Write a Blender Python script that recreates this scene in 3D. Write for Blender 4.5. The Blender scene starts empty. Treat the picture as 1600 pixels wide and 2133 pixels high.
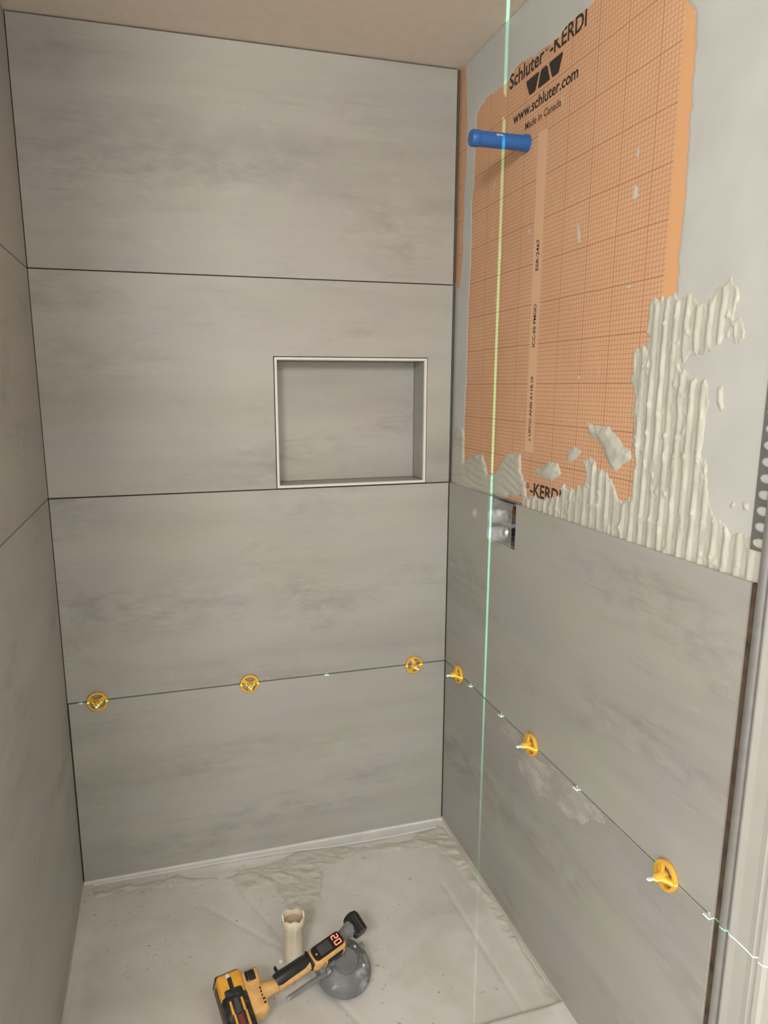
import bpy, bmesh, math, random
import numpy as np
from mathutils import Vector, Matrix

S = bpy.context.scene
C = S.collection
random.seed(7)
rng = np.random.RandomState(11)
W = 1.20                      # width of the shower; right wall tile face at x = W, back wall tile face at y = 0
SUB = W + 0.012               # substrate face of the right wall
Z1, Z2, Z3, ZC = 0.607, 1.22, 1.829, 2.429
YF = -1.235                   # front end of the right wall tiling

# ---------------------------------------------------------------- camera
cam_d = bpy.data.cameras.new('camera')
cam = bpy.data.objects.new('camera', cam_d); C.objects.link(cam)
p_, y_, r_ = 0.1975, 0.2786, -0.0017
fw = Vector((math.sin(y_) * math.cos(p_), math.cos(y_) * math.cos(p_), -math.sin(p_)))
rt = Vector((math.cos(y_), -math.sin(y_), 0)); up = rt.cross(fw)
r2 = math.cos(r_) * rt + math.sin(r_) * up; u2 = -math.sin(r_) * rt + math.cos(r_) * up
M = Matrix((r2, u2, -fw)).transposed().to_4x4()
M.translation = (0.3186, -2.0795, 1.5262)
cam.matrix_world = M
cam_d.sensor_fit = 'HORIZONTAL'; cam_d.sensor_width = 36
cam_d.lens = 36 * 1451.3 / 1600
cam_d.shift_x = 40.84 / 2133 * (2133 / 1600)
cam_d.shift_y = 27.7 / 1600
cam_d.clip_start = 0.02
S.camera = cam

# ---------------------------------------------------------------- world, lights, exposure
w = bpy.data.worlds.new('world'); S.world = w; w.use_nodes = True
bg = w.node_tree.nodes['Background']
bg.inputs[0].default_value = (1.0, 0.985, 0.93, 1); bg.inputs[1].default_value = 2.6

def area(name, loc, target, sx, sy, power, col):
    d = bpy.data.lights.new(name, 'AREA'); d.shape = 'RECTANGLE'; d.size = sx; d.size_y = sy
    d.energy = power; d.color = col
    o = bpy.data.objects.new(name, d); C.objects.link(o); o.location = loc
    o.rotation_euler = (Vector(target) - Vector(loc)).to_track_quat('-Z', 'Y').to_euler()
    return o
area('vanity_lamp_light', (-0.40, -2.95, 2.28), (0.7, 0.0, 1.2), 0.5, 0.3, 34, (1.0, 0.985, 0.925))
area('added_fill_light', (0.95, -2.5, 2.41), (0.55, -1.5, 0.6), 0.45, 0.45, 17, (1.0, 0.965, 0.90))  # unseen fill lamp, added to lift the left wall and soften shadows

# cross-line laser level on the floor in front of the shower (below the frame): two thin fans of green light
LX, LY, LZ = 0.385, -1.96, Z1
ld = bpy.data.lights.new('laser_level_light', 'POINT'); ld.energy = 620; ld.color = (0.25, 1.0, 0.68)
ld.shadow_soft_size = 0.0; ld.use_nodes = True
lo = bpy.data.objects.new('laser_level_light', ld); C.objects.link(lo); lo.location = (LX, LY, LZ)
fan = Vector((1.2 - LX, -0.304 - LY, 0)).normalized()
lo.rotation_euler = (0, 0, math.atan2(fan.y, fan.x))     # local x = centre of the fans, local y across the vertical fan
nt = ld.node_tree; N = nt.nodes; Lk = nt.links
def lmath(op, a, b=None):
    n = N.new('ShaderNodeMath'); n.operation = op
    for i, v in enumerate((a, b)):
        if v is None: continue
        if isinstance(v, (int, float)): n.inputs[i].default_value = v
        else: Lk.new(v, n.inputs[i])
    return n.outputs[0]
def lramp(v, a, b, c, d):
    n = N.new('ShaderNodeMapRange'); n.interpolation_type = 'SMOOTHSTEP'; n.clamp = True
    for i, x in enumerate((a, b, c, d)): n.inputs[i + 1].default_value = x
    Lk.new(v, n.inputs[0]); return n.outputs[0]
tc = N.new('ShaderNodeTexCoord'); sep = N.new('ShaderNodeSeparateXYZ'); Lk.new(tc.outputs['Normal'], sep.inputs[0])
dx, dy, dz = sep.outputs
vline = lramp(lmath('ABSOLUTE', dy), 0.0010, 0.0020, 1, 0)
vline = lmath('MULTIPLY', vline, lramp(dz, -0.36, 0.25, 0.07, 1.0))
vline = lmath('MULTIPLY', vline, lmath('GREATER_THAN', dx, 0.0))
hline = lramp(lmath('ABSOLUTE', dz), 0.0006, 0.0010, 1, 0)
hline = lmath('MULTIPLY', hline, lramp(dy, 0.575, 0.598, 1, 0))
both = lmath('MAXIMUM', vline, hline)
em = [n for n in N if n.type == 'EMISSION'][0]
Lk.new(both, em.inputs['Strength'])

vs = S.view_settings
vs.view_transform = 'Standard'; vs.look = 'None'; vs.gamma = 1; vs.use_curve_mapping = False
vs.exposure = 0.0

# ---------------------------------------------------------------- materials
def srgb(r, g, b):
    f = lambda c: (c / 255 / 12.92) if c / 255 <= 0.04045 else ((c / 255 + 0.055) / 1.055) ** 2.4
    return (f(r), f(g), f(b), 1)
class NT:
    def __init__(s, name, rough=0.5, metal=0.0):
        s.m = bpy.data.materials.new(name); s.m.use_nodes = True
        s.n = s.m.node_tree.nodes; s.l = s.m.node_tree.links
        s.b = s.n['Principled BSDF']; s.b.inputs['Roughness'].default_value = rough; s.b.inputs['Metallic'].default_value = metal
    def node(s, t, **k):
        n = s.n.new(t)
        for a, v in k.items(): setattr(n, a, v)
        return n
    def put(s, sock, v):
        if v is None: return
        if isinstance(v, (int, float, tuple, list)): sock.default_value = v
        else: s.l.new(v, sock)
    def math(s, op, a, b=None, c=None):
        n = s.node('ShaderNodeMath', operation=op)
        for i, v in enumerate((a, b, c)): s.put(n.inputs[i], v)
        return n.outputs[0]
    def coord(s, kind='Object'): return s.node('ShaderNodeTexCoord').outputs[kind]
    def mapping(s, v, scale=(1, 1, 1), loc=(0, 0, 0)):
        n = s.node('ShaderNodeMapping'); s.put(n.inputs['Vector'], v); n.inputs['Scale'].default_value = scale; s.put(n.inputs['Location'], loc); return n.outputs[0]
    def noise(s, v, scale, detail=4, rough=0.55, dist=0.0):
        n = s.node('ShaderNodeTexNoise'); s.put(n.inputs['Vector'], v); n.inputs['Scale'].default_value = scale
        n.inputs['Detail'].default_value = detail; n.inputs['Roughness'].default_value = rough; n.inputs['Distortion'].default_value = dist
        return n.outputs[0]
    def ramp(s, v, stops):
        n = s.node('ShaderNodeValToRGB'); s.put(n.inputs[0], v); e = n.color_ramp.elements
        while len(e) < len(stops): e.new(0.5)
        for i, (p, c) in enumerate(stops):
            e[i].position = p; e[i].color = c if len(c) == 4 else (*c, 1)
        return n.outputs[0]
    def mr(s, v, a, b, c, d):
        n = s.node('ShaderNodeMapRange'); n.clamp = True
        s.put(n.inputs[0], v)
        for i, x in enumerate((a, b, c, d)): n.inputs[i + 1].default_value = x
        return n.outputs[0]
    def mix(s, f, a, b, mode='MIX'):
        n = s.node('ShaderNodeMix', data_type='RGBA', blend_type=mode)
        s.put(n.inputs[0], f); s.put(n.inputs[6], a); s.put(n.inputs[7], b); return n.outputs[2]
    def bump(s, h, strength=0.2, dist=0.002):
        n = s.node('ShaderNodeBump'); n.inputs['Strength'].default_value = strength; n.inputs['Distance'].default_value = dist
        s.put(n.inputs['Height'], h); s.l.new(n.outputs[0], s.b.inputs['Normal'])
    def col(s, v): s.put(s.b.inputs['Base Color'], v); return s

def plain(name, col, rough=0.5, metal=0.0, var=0.08, scale=40, bump=0.0):
    t = NT(name, rough, metal); v = t.coord()
    n = t.noise(v, scale, 4)
    c2 = tuple(max(0, x * (1 - 2 * var)) for x in col[:3]) + (1,)
    c1 = tuple(min(1, x * (1 + var)) for x in col[:3]) + (1,)
    t.col(t.ramp(n, [(0.3, c2), (0.7, c1)]))
    if bump: t.bump(n, bump)
    return t.m

def tile_material():
    t = NT('stone_look_tile', 0.48)
    r = t.node('ShaderNodeObjectInfo').outputs['Random']
    off = t.node('ShaderNodeCombineXYZ')
    t.l.new(t.math('MULTIPLY', r, 31.0), off.inputs[0]); t.l.new(t.math('MULTIPLY', r, 57.0), off.inputs[2])
    base = t.coord()
    o = off.outputs[0]
    cloud = t.noise(t.mapping(base, (1.1, 1.1, 2.6), o), 1.0, 4, 0.5, 0.2)
    band = t.noise(t.mapping(base, (0.9, 0.9, 11), o), 1.0, 4, 0.55, 0.15)
    tint = t.noise(t.mapping(base, (2.2, 2.2, 3.0), o), 1.4, 3, 0.5)
    mask = t.noise(t.mapping(base, (1.7, 1.7, 5.0), o), 1.0, 5, 0.55, 0.2)
    mott = t.noise(t.mapping(base, (13, 13, 30), o), 1.0, 7, 0.66, 0.2)
    scr = t.noise(t.mapping(base, (6, 6, 75), o), 1.0, 5, 0.6)
    fine = t.noise(base, 160, 4, 0.6)
    mixv = t.math('ADD', t.math('MULTIPLY', cloud, 0.55), t.math('MULTIPLY', band, 0.45))
    c = t.ramp(mixv, [(0.32, (0.298, 0.286, 0.258)), (0.48, (0.355, 0.343, 0.312)), (0.64, (0.395, 0.383, 0.350))])
    c = t.mix(t.mr(tint, 0.5, 0.66, 0, 0.55), c, t.mix(1.0, c, (0.98, 0.955, 1.03, 1), 'MULTIPLY'))
    c = t.mix(t.mr(tint, 0.5, 0.36, 0, 0.55), c, t.mix(1.0, c, (1.0, 1.015, 0.95, 1), 'MULTIPLY'))
    m1 = t.mr(mask, 0.50, 0.66, 0, 1)
    d = t.math('MULTIPLY', m1, t.mr(mott, 0.42, 0.66, 0.08, 1))
    c = t.mix(t.math('MULTIPLY', d, 0.52), c, (0.185, 0.172, 0.16, 1))
    d2 = t.math('MULTIPLY', t.mr(mask, 0.42, 0.58, 0, 1), t.mr(scr, 0.54, 0.70, 0, 1))
    c = t.mix(t.math('MULTIPLY', d2, 0.28), c, (0.20, 0.187, 0.17, 1))
    c = t.mix(t.mr(mott, 0.30, 0.42, 0.16, 0.0), c, (0.50, 0.485, 0.45, 1))
    c = t.mix(t.mr(fine, 0.3, 0.7, 0.0, 0.10), c, (0.29, 0.275, 0.25, 1))
    t.col(c); t.put(t.b.inputs['Roughness'], t.mr(band, 0.3, 0.7, 0.42, 0.56))
    t.bump(fine, 0.06, 0.001)
    return t.m
def membrane_material():
    t = NT('orange_fleece_membrane', 0.75)
    v = t.coord(); s = t.node('ShaderNodeSeparateXYZ'); t.l.new(v, s.inputs[0])
    y, z = s.outputs[1], s.outputs[2]
    wob = t.noise(v, 9, 2)
    yy = t.math('ADD', y, t.math('MULTIPLY', wob, 0.002)); zz = t.math('ADD', z, t.math('MULTIPLY', wob, 0.003))
    def grid(a, period, phase, width):
        q = t.math('FRACT', t.math('DIVIDE', t.math('ADD', a, 10.0 * period * 10 - phase), period))
        d = t.math('ABSOLUTE', t.math('SUBTRACT', q, 0.5))
        return t.mr(d, 0.5 - width / period, 0.5 - width / period * 0.4, 0, 1)
    fine = t.math('MAXIMUM', grid(yy, 0.0099, -0.693, 0.0011), grid(zz, 0.0096, 1.628, 0.0011))
    bold = t.math('MAXIMUM', grid(yy, 0.099, -0.693, 0.0016), grid(zz, 0.096, 1.628, 0.0017))
    g = t.math('MAXIMUM', t.math('MULTIPLY', fine, 0.50), t.math('MULTIPLY', bold, 0.75))
    # plain bands: the factory overlap at the near edge and the printed strip
    g = t.math('MULTIPLY', g, t.math('GREATER_THAN', y, -0.948))
    strip = t.math('MULTIPLY', t.math('LESS_THAN', t.math('ABSOLUTE', t.math('ADD', y, 0.485)), 0.021),
                   t.math('LESS_THAN', t.math('ABSOLUTE', t.math('SUBTRACT', z, 1.735)), 0.376))
    g = t.math('MULTIPLY', g, t.math('SUBTRACT', 1.0, strip))
    n1 = t.noise(v, 5, 4); n2 = t.noise(v, 220, 3, 0.7)
    c = t.ramp(n1, [(0.3, (0.64, 0.355, 0.205)), (0.7, (0.70, 0.405, 0.235))])
    c = t.mix(t.mr(n2, 0.35, 0.7, 0, 0.16), c, (0.46, 0.26, 0.15, 1))
    c = t.mix(t.math('GREATER_THAN', t.math('MULTIPLY', y, -1.0), 0.948), c, (0.68, 0.36, 0.175, 1))
    c = t.mix(t.math('MULTIPLY', strip, 0.8), c, (0.70, 0.43, 0.27, 1))
    c = t.mix(g, c, (0.27, 0.115, 0.055, 1))
    # dried smears of thinset haze
    sm = t.noise(t.mapping(v, (1, 40, 12)), 1.0, 5, 0.6)
    c = t.mix(t.mr(sm, 0.66, 0.74, 0, 0.6), c, (0.62, 0.55, 0.44, 1))
    t.col(c); t.bump(n2, 0.25, 0.001)
    return t.m
def floor_material():
    t = NT('shower_pan_membrane', 0.55)
    v = t.coord()
    a = t.noise(v, 3.2, 6, 0.6, 0.6); b = t.noise(v, 14, 5, 0.6); s = t.noise(v, 48, 3, 0.6); big = t.noise(v, 7, 4, 0.6)
    c = t.ramp(a, [(0.32, (0.52, 0.50, 0.46)), (0.5, (0.60, 0.585, 0.555)), (0.68, (0.66, 0.65, 0.63))])
    c = t.mix(t.mr(b, 0.5, 0.75, 0, 0.35), c, (0.50, 0.47, 0.41, 1))
    spots = t.math('MULTIPLY', t.mr(s, 0.63, 0.70, 0, 1), t.mr(big, 0.54, 0.62, 0, 1))
    c = t.mix(t.math('MULTIPLY', spots, 0.65), c, (0.19, 0.165, 0.13, 1))
    t.col(c); t.put(t.b.inputs['Roughness'], t.mr(a, 0.3, 0.7, 0.45, 0.65)); t.bump(b, 0.12, 0.003)
    return t.m
def thinset_material(name, c1, c2, rough=0.6):
    t = NT(name, rough); v = t.coord()
    a = t.noise(v, 18, 5, 0.6); f = t.noise(v, 140, 3, 0.6)
    t.col(t.ramp(a, [(0.3, c1), (0.7, c2)])); t.bump(f, 0.12, 0.001)
    return t.m
def cup_material():
    t = NT('grey_rubber_with_mortar', 0.55); v = t.coord()
    a = t.noise(v, 22, 5, 0.6); b = t.noise(t.mapping(v, (14, 30, 30)), 1.0, 5, 0.6)
    c = t.ramp(a, [(0.3, (0.105, 0.108, 0.11)), (0.7, (0.17, 0.174, 0.178))])
    c = t.mix(t.mr(b, 0.53, 0.62, 0, 0.75), c, (0.38, 0.38, 0.37, 1))
    t.col(c); return t.m
def battery_material():
    t = NT('black_plastic_scuffed', 0.42); v = t.coord()
    a = t.noise(v, 60, 5, 0.65)
    t.col(t.mix(t.mr(a, 0.52, 0.70, 0, 0.8), (0.012, 0.012, 0.013, 1), (0.13, 0.13, 0.13, 1))); return t.m
def clear_material():
    t = NT('clear_plastic', 0.08); t.b.inputs['Base Color'].default_value = (0.92, 0.93, 0.93, 1)
    t.b.inputs['IOR'].default_value = 1.45; t.b.inputs['Alpha'].default_value = 0.11; return t.m
def emit(name, col, st):
    t = NT(name, 0.4); t.b.inputs['Base Color'].default_value = col
    t.b.inputs['Emission Color'].default_value = col; t.b.inputs['Emission Strength'].default_value = st; return t.m
def blue_material():
    t = NT('blue_plastic_with_mortar_spots', 0.35); v = t.coord()
    a = t.noise(v, 55, 2, 0.5)
    t.col(t.mix(t.mr(a, 0.66, 0.70, 0, 0.85), (0.02, 0.105, 0.33, 1), (0.45, 0.45, 0.45, 1))); return t.m

def haze_material():
    t = NT('wiped_mortar_haze', 0.6); v = t.coord(); n = t.noise(t.mapping(v, (20, 9, 24)), 1.0, 6, 0.6)
    t.b.inputs['Base Color'].default_value = (0.60, 0.57, 0.52, 1); t.put(t.b.inputs['Alpha'], t.mr(n, 0.30, 0.65, 0.08, 0.8)); return t.m
M = dict(
    haze=haze_material(),
    tile=tile_material(), membrane=membrane_material(), pan=floor_material(),
    thin=thinset_material('fresh_thinset_mortar', (0.44, 0.425, 0.36), (0.52, 0.508, 0.44)),
    smear=thinset_material('dried_thinset_smear', (0.49, 0.472, 0.42), (0.59, 0.575, 0.525), 0.42),
    grey_thin=thinset_material('grey_thinset_mortar', (0.42, 0.405, 0.345), (0.52, 0.50, 0.435)),
    skim=plain('white_skim_coat', (0.495, 0.492, 0.468), 0.7, var=0.03, scale=9, bump=0.03),
    ceiling=plain('painted_ceiling', (0.72, 0.63, 0.545), 0.8, var=0.02, scale=30, bump=0.03),
    upstand=plain('white_pan_flange', (0.68, 0.675, 0.665), 0.5, var=0.05, scale=12),
    sub=plain('dark_joint_substrate', (0.085, 0.075, 0.062), 0.9),
    gap=plain('brown_joint_backing', (0.085, 0.055, 0.035), 0.9, var=0.3, scale=30),
    niche_trim=plain('satin_niche_profile', (0.70, 0.68, 0.64), 0.32, var=0.02),
    steel=plain('brushed_edge_profile', (0.42, 0.41, 0.40), 0.38, 0.75, var=0.05),
    leg=plain('galvanised_profile_leg', (0.20, 0.19, 0.185), 0.5, 0.4, var=0.06),
    casing=plain('white_door_casing', (0.44, 0.425, 0.395), 0.4, var=0.02, scale=12),
    black=plain('black_print', (0.030, 0.022, 0.017), 0.7, var=0.1),
    print=plain('brown_print', (0.12, 0.06, 0.035), 0.7, var=0.1),
    yellow_clip=plain('yellow_clip_plastic', (0.76, 0.41, 0.05), 0.4, var=0.04),
    white_tab=plain('white_clip_tab', (0.55, 0.56, 0.54), 0.4, var=0.05),
    blue=blue_material(),
    pvc=plain('cream_pvc', (0.74, 0.66, 0.53), 0.4, var=0.04, scale=30),
    pvc_cut=plain('sawn_pvc_edge', (0.62, 0.47, 0.32), 0.7, var=0.1, scale=60),
    chrome=plain('chrome', (0.62, 0.62, 0.63), 0.12, 1.0, var=0.02),
    brass=plain('brass', (0.42, 0.22, 0.10), 0.3, 0.8, var=0.05),
    box=plain('grey_valve_box', (0.22, 0.205, 0.21), 0.4, var=0.2, scale=60),
    clear=clear_material(),
    t_yellow=plain('tool_yellow', (0.68, 0.34, 0.04), 0.42, var=0.08, scale=60),
    t_tan=plain('dusty_tool_yellow', (0.60, 0.345, 0.12), 0.5, var=0.10, scale=60),
    t_black=battery_material(), t_grip=plain('grip_black', (0.014, 0.014, 0.016), 0.36, var=0.2),
    t_gloss=plain('display_glass', (0.012, 0.010, 0.012), 0.12, var=0.1),
    t_key=plain('display_key', (0.05, 0.05, 0.052), 0.35, var=0.1),
    cup=cup_material(), led=emit('red_led', (1.0, 0.16, 0.10, 1), 3.0),
    red=plain('red_print', (0.16, 0.02, 0.02), 0.5), dirt=plain('crumb', (0.22, 0.195, 0.155), 0.9),
    white=plain('white_chip', (0.85, 0.84, 0.80), 0.4),
)

# ---------------------------------------------------------------- mesh helpers
def link(name, me, mat, parent=None):
    o = bpy.data.objects.new(name, me); C.objects.link(o)
    if mat is not None: me.materials.append(M[mat] if isinstance(mat, str) else mat)
    if parent is not None: o.parent = parent
    return o
def finish(bm, name, mat, parent=None, smooth=False):
    bmesh.ops.recalc_face_normals(bm, faces=bm.faces[:])
    me = bpy.data.meshes.new(name); bm.to_mesh(me); bm.free()
    if smooth:
        for p in me.polygons: p.use_smooth = True
        me.set_sharp_from_angle(angle=math.radians(40))
    return link(name, me, mat, parent)
def add_box(bm, lo_, hi_, bevel=0.0, seg=2, mat=None):
    r = bmesh.ops.create_cube(bm, size=1.0)
    vs_ = r['verts']
    for v in vs_:
        v.co = Vector([(lo_[i] + hi_[i]) / 2 + v.co[i] * (hi_[i] - lo_[i]) for i in range(3)])
    if bevel:
        es = list({e for v in vs_ for e in v.link_edges})
        rb = bmesh.ops.bevel(bm, geom=es, offset=bevel, segments=seg, affect='EDGES', profile=0.5)
        vs_ = list({v for f in rb['faces'] for v in f.verts} | {v for v in vs_ if v.is_valid})
    if mat is not None: bmesh.ops.transform(bm, matrix=mat, verts=vs_)
    return vs_
def box(name, lo_, hi_, mat, parent=None, bevel=0.0, seg=2, xf=None):
    bm = bmesh.new(); add_box(bm, lo_, hi_, bevel, seg, xf); return finish(bm, name, mat, parent, bevel > 0)
def add_lathe(bm, prof, seg=32, axis='Z', origin=(0, 0, 0), cap0=True, cap1=True, xf=None):
    rings = []
    for (r, h) in prof:
        ring = []
        for i in range(seg):
            a = 2 * math.pi * i / seg; c, s = r * math.cos(a), r * math.sin(a)
            p = {'Z': (c, s, h), 'X': (h, c, s), 'Y': (c, h, s)}[axis]
            q = Vector(p) + Vector(origin)
            ring.append(bm.verts.new(xf @ q if xf else q))
        rings.append(ring)
    for a, b in zip(rings, rings[1:]):
        for i in range(seg): bm.faces.new((a[i], a[(i + 1) % seg], b[(i + 1) % seg], b[i]))
    if cap0: bm.faces.new(rings[0])
    if cap1: bm.faces.new(rings[-1])
def lathe(name, prof, mat, parent=None, **k):
    bm = bmesh.new(); add_lathe(bm, prof, **k); return finish(bm, name, mat, parent, True)
def add_tube(bm, pts, radii, seg=14, flat=1.0):
    pts = [Vector(p) for p in pts]; rings = []
    for i, p in enumerate(pts):
        d = (pts[min(i + 1, len(pts) - 1)] - pts[max(i - 1, 0)]).normalized()
        a = d.cross(Vector((0, 0, 1)));  a = a.normalized() if a.length > 1e-4 else Vector((1, 0, 0)); b = a.cross(d)
        r = radii[i] if isinstance(radii, (list, tuple)) else radii
        rings.append([bm.verts.new(p + r * (math.cos(t) * a + flat * math.sin(t) * b)) for t in (2 * math.pi * k / seg for k in range(seg))])
    for a, b in zip(rings, rings[1:]):
        for i in range(seg): bm.faces.new((a[i], a[(i + 1) % seg], b[(i + 1) % seg], b[i]))
    bm.faces.new(rings[0]); bm.faces.new(rings[-1])
def tube(name, pts, radii, mat, parent=None, **k):
    bm = bmesh.new(); add_tube(bm, pts, radii, **k); return finish(bm, name, mat, parent, True)
def prism(name, pts, vec, mat, parent=None, holes=False):
    bm = bmesh.new(); vs_ = [bm.verts.new(p) for p in pts]; f = bm.faces.new(vs_)
    r = bmesh.ops.extrude_face_region(bm, geom=[f])
    bmesh.ops.translate(bm, vec=vec, verts=[g for g in r['geom'] if isinstance(g, bmesh.types.BMVert)])
    return finish(bm, name, mat, parent)
def empty(name, loc=(0, 0, 0)):
    o = bpy.data.objects.new(name, None); C.objects.link(o); o.location = loc; o.empty_display_size = 0.03; return o
def tag(o, label, cat, group=None):
    o['label'] = label; o['category'] = cat
    if group: o['group'] = group
    return o
def structure(o, label=None):
    o['kind'] = 'structure'
    if label: o['label'] = label
    return o
def stuff(o): o['kind'] = 'stuff'; return o

# numpy value noise and polygon distance for the trowelled surfaces
def vnoise(a, b, seed):
    r = np.random.RandomState(seed).rand(128, 128)
    ia, ib = np.floor(a).astype(int), np.floor(b).astype(int); fa, fb = a - ia, b - ib
    fa = fa * fa * (3 - 2 * fa); fb = fb * fb * (3 - 2 * fb)
    g = lambda i, j: r[i % 128, j % 128]
    return (g(ia, ib) * (1 - fa) + g(ia + 1, ib) * fa) * (1 - fb) + (g(ia, ib + 1) * (1 - fa) + g(ia + 1, ib + 1) * fa) * fb - 0.5
def fbm(a, b, seed, oct_=4):
    s = 0; k = 1.0
    for i in range(oct_): s = s + k * vnoise(a * 2 ** i, b * 2 ** i, seed + i); k *= 0.55
    return s
def sdf(a, b, poly):
    P = np.array(poly); d = np.full(a.shape, 1e9); ins = np.zeros(a.shape, bool)
    for i in range(len(P)):
        p, q = P[i], P[(i + 1) % len(P)]; e = q - p
        t = np.clip(((a - p[0]) * e[0] + (b - p[1]) * e[1]) / (e @ e + 1e-12), 0, 1)
        d = np.minimum(d, np.hypot(a - p[0] - t * e[0], b - p[1] - t * e[1]))
        cnd = (p[1] > b) != (q[1] > b)
        ins ^= cnd & (a < (q[0] - p[0]) * (b - p[1]) / (q[1] - p[1] + 1e-12) + p[0])
    return np.where(ins, d, -d)
def sstep(x, a, b):
    t = np.clip((x - a) / (b - a), 0, 1); return t * t * (3 - 2 * t)
def height_mesh(name, A, B, H, place, mat, parent, lowest):
    ni, nj = A.shape
    keep = H > lowest
    fk = keep[:-1, :-1] | keep[1:, :-1] | keep[1:, 1:] | keep[:-1, 1:]
    idx = np.arange(ni * nj).reshape(ni, nj)
    quads = np.stack([idx[:-1, :-1], idx[1:, :-1], idx[1:, 1:], idx[:-1, 1:]], -1)[fk]
    used = np.unique(quads); remap = -np.ones(ni * nj, int); remap[used] = np.arange(len(used))
    co = place(A, B, H).reshape(-1, 3)[used]
    me = bpy.data.meshes.new(name); me.from_pydata(co.tolist(), [], remap[quads].tolist())
    for p in me.polygons: p.use_smooth = True
    return link(name, me, mat, parent)
# image measurements of marks on the right wall, turned into metres on the substrate plane
CAM = np.array(cam.matrix_world.translation); R_, U_, F_ = (np.array(v) for v in (r2, u2, fw))
def wall_pt(px, py, x=SUB):
    d = F_ + R_ * (px - 800 + 40.84) / 1451.3 - U_ * (py - 1066.5 - 27.7) / 1451.3
    q = CAM + d * (x - CAM[0]) / d[0]; return (q[1], q[2])
def wall_poly(pts): return [wall_pt(*p) for p in pts]

# ---------------------------------------------------------------- floor and ceiling
JG = 0.0019                                   # half width of a joint
floor = structure(box('floor', (-1.6, -5.3, -0.12), (W + 0.6, 0.25, -0.03), 'pan'))
gx, gy = np.meshgrid(np.arange(-0.012, W + 0.0121, 0.006), np.arange(-1.26, 0.0121, 0.006), indexing='ij')
DR = (0.582, -0.455)
dd = np.hypot(gx - DR[0], gy - DR[1])
h = 0.012 * np.clip(dd / 0.62, 0, 1) - 0.014
edge = np.minimum(np.minimum(gx, W - gx), -gy)
h += 0.004 * (1 - sstep(edge, 0.010, 0.045))
step = sstep(-gy, 0.782, 0.797); h += 0.014 * step
h += 0.0012 * fbm(gx * 14, gy * 14, 3)
# membrane creases running to the drain
def seg_d(a, b, p, q):
    p, q = np.array(p), np.array(q); e = q - p
    t = np.clip(((a - p[0]) * e[0] + (b - p[1]) * e[1]) / (e @ e), 0, 1)
    return np.hypot(a - p[0] - t * e[0], b - p[1] - t * e[1])
for p, q in (((0.36, -0.19), (0.57, -0.42)), ((0.46, -0.13), (0.575, -0.40)), ((0.60, -0.47), (0.74, -0.78)), ((1.08, -0.30), (1.10, -0.78))):
    h -= 0.0025 * (1 - sstep(seg_d(gx, gy, p, q), 0.001, 0.010))
place_f = lambda A, B, Hh: np.stack([A, B, Hh], -1)
pan = height_mesh('shower_pan', gx, gy, h, place_f, 'pan', floor, -9)
# mortar smears left on the pan
fx, fy = np.meshgrid(np.arange(0.0, W + 0.001, 0.004), np.arange(-0.80, 0.001, 0.004), indexing='ij')
def floor_h(a, b):
    d = np.hypot(a - DR[0], b - DR[1]); hh = 0.012 * np.clip(d / 0.62, 0, 1) - 0.014
    e = np.minimum(np.minimum(a, W - a), -b); return hh + 0.004 * (1 - sstep(e, 0.010, 0.045)) + 0.0012 * fbm(a * 14, b * 14, 3)
sp = [(0.42, -0.085), (0.47, -0.055), (0.60, -0.05), (0.66, -0.02), (0.80, -0.015), (0.86, -0.05), (1.05, -0.075), (1.10, -0.045),
      (1.17, -0.03), (1.19, -0.12), (1.13, -0.14), (1.09, -0.12), (0.98, -0.105), (0.80, -0.11), (0.74, -0.13), (0.70, -0.24),
      (0.66, -0.34), (0.60, -0.35), (0.59, -0.26), (0.57, -0.16), (0.48, -0.15)]
sd = sdf(fx, fy, sp) + 0.022 * fbm(fx * 22, fy * 22, 21)
d2 = sdf(fx, fy, [(1.13, -0.1), (1.205, -0.1), (1.205, -0.8), (1.165, -0.8), (1.165, -0.4)]) + 0.03 * fbm(fx * 16, fy * 9, 25)
d3 = sdf(fx, fy, [(0.02, -0.02), (0.25, -0.03), (0.42, -0.06), (0.42, -0.10), (0.2, -0.075), (0.03, -0.07)]) + 0.03 * fbm(fx * 18, fy * 18, 27)
sm = np.maximum(np.maximum(sd, d2 - 0.006), d3 - 0.006)
hs = -0.002 + 0.0032 * sstep(sm, -0.004, 0.006) + sstep(sm, 0.0, 0.02) * (0.010 * np.abs(fbm(fx * 16 + fy * 14, fy * 22, 23)) + 0.002 * fbm(fx * 90, fy * 90, 29))
smear = stuff(height_mesh('mortar_smear', fx, fy, hs, lambda A, B, Hh: np.stack([A, B, floor_h(A, B) + Hh], -1), 'smear', floor, -0.0015))
box('pan_upstand', (0.002, -0.004, -0.02), (W, 0.004, 0.012), 'upstand', floor)
prism('pan_flange', [(0.03, -0.012, 0.001), (0.40, -0.016, 0.001), (0.62, -0.022, 0.001), (0.80, -0.040, 0.001), (1.00, -0.044, 0.001), (1.165, -0.038, 0.001), (1.18, -0.004, 0.001), (0.03, -0.004, 0.001)], (0, 0, 0.0042), 'upstand', floor)
box('pan_upstand', (W - 0.0015, YF, -0.02), (W + 0.006, 0.0, 0.016), 'smear', floor)
box('pan_upstand', (-0.006, YF, -0.02), (0.0015, 0.0, 0.008), 'smear', floor)
ceiling = structure(box('ceiling', (-1.6, -5.3, ZC), (W + 0.6, 0.25, ZC + 0.1), 'ceiling'))

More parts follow.
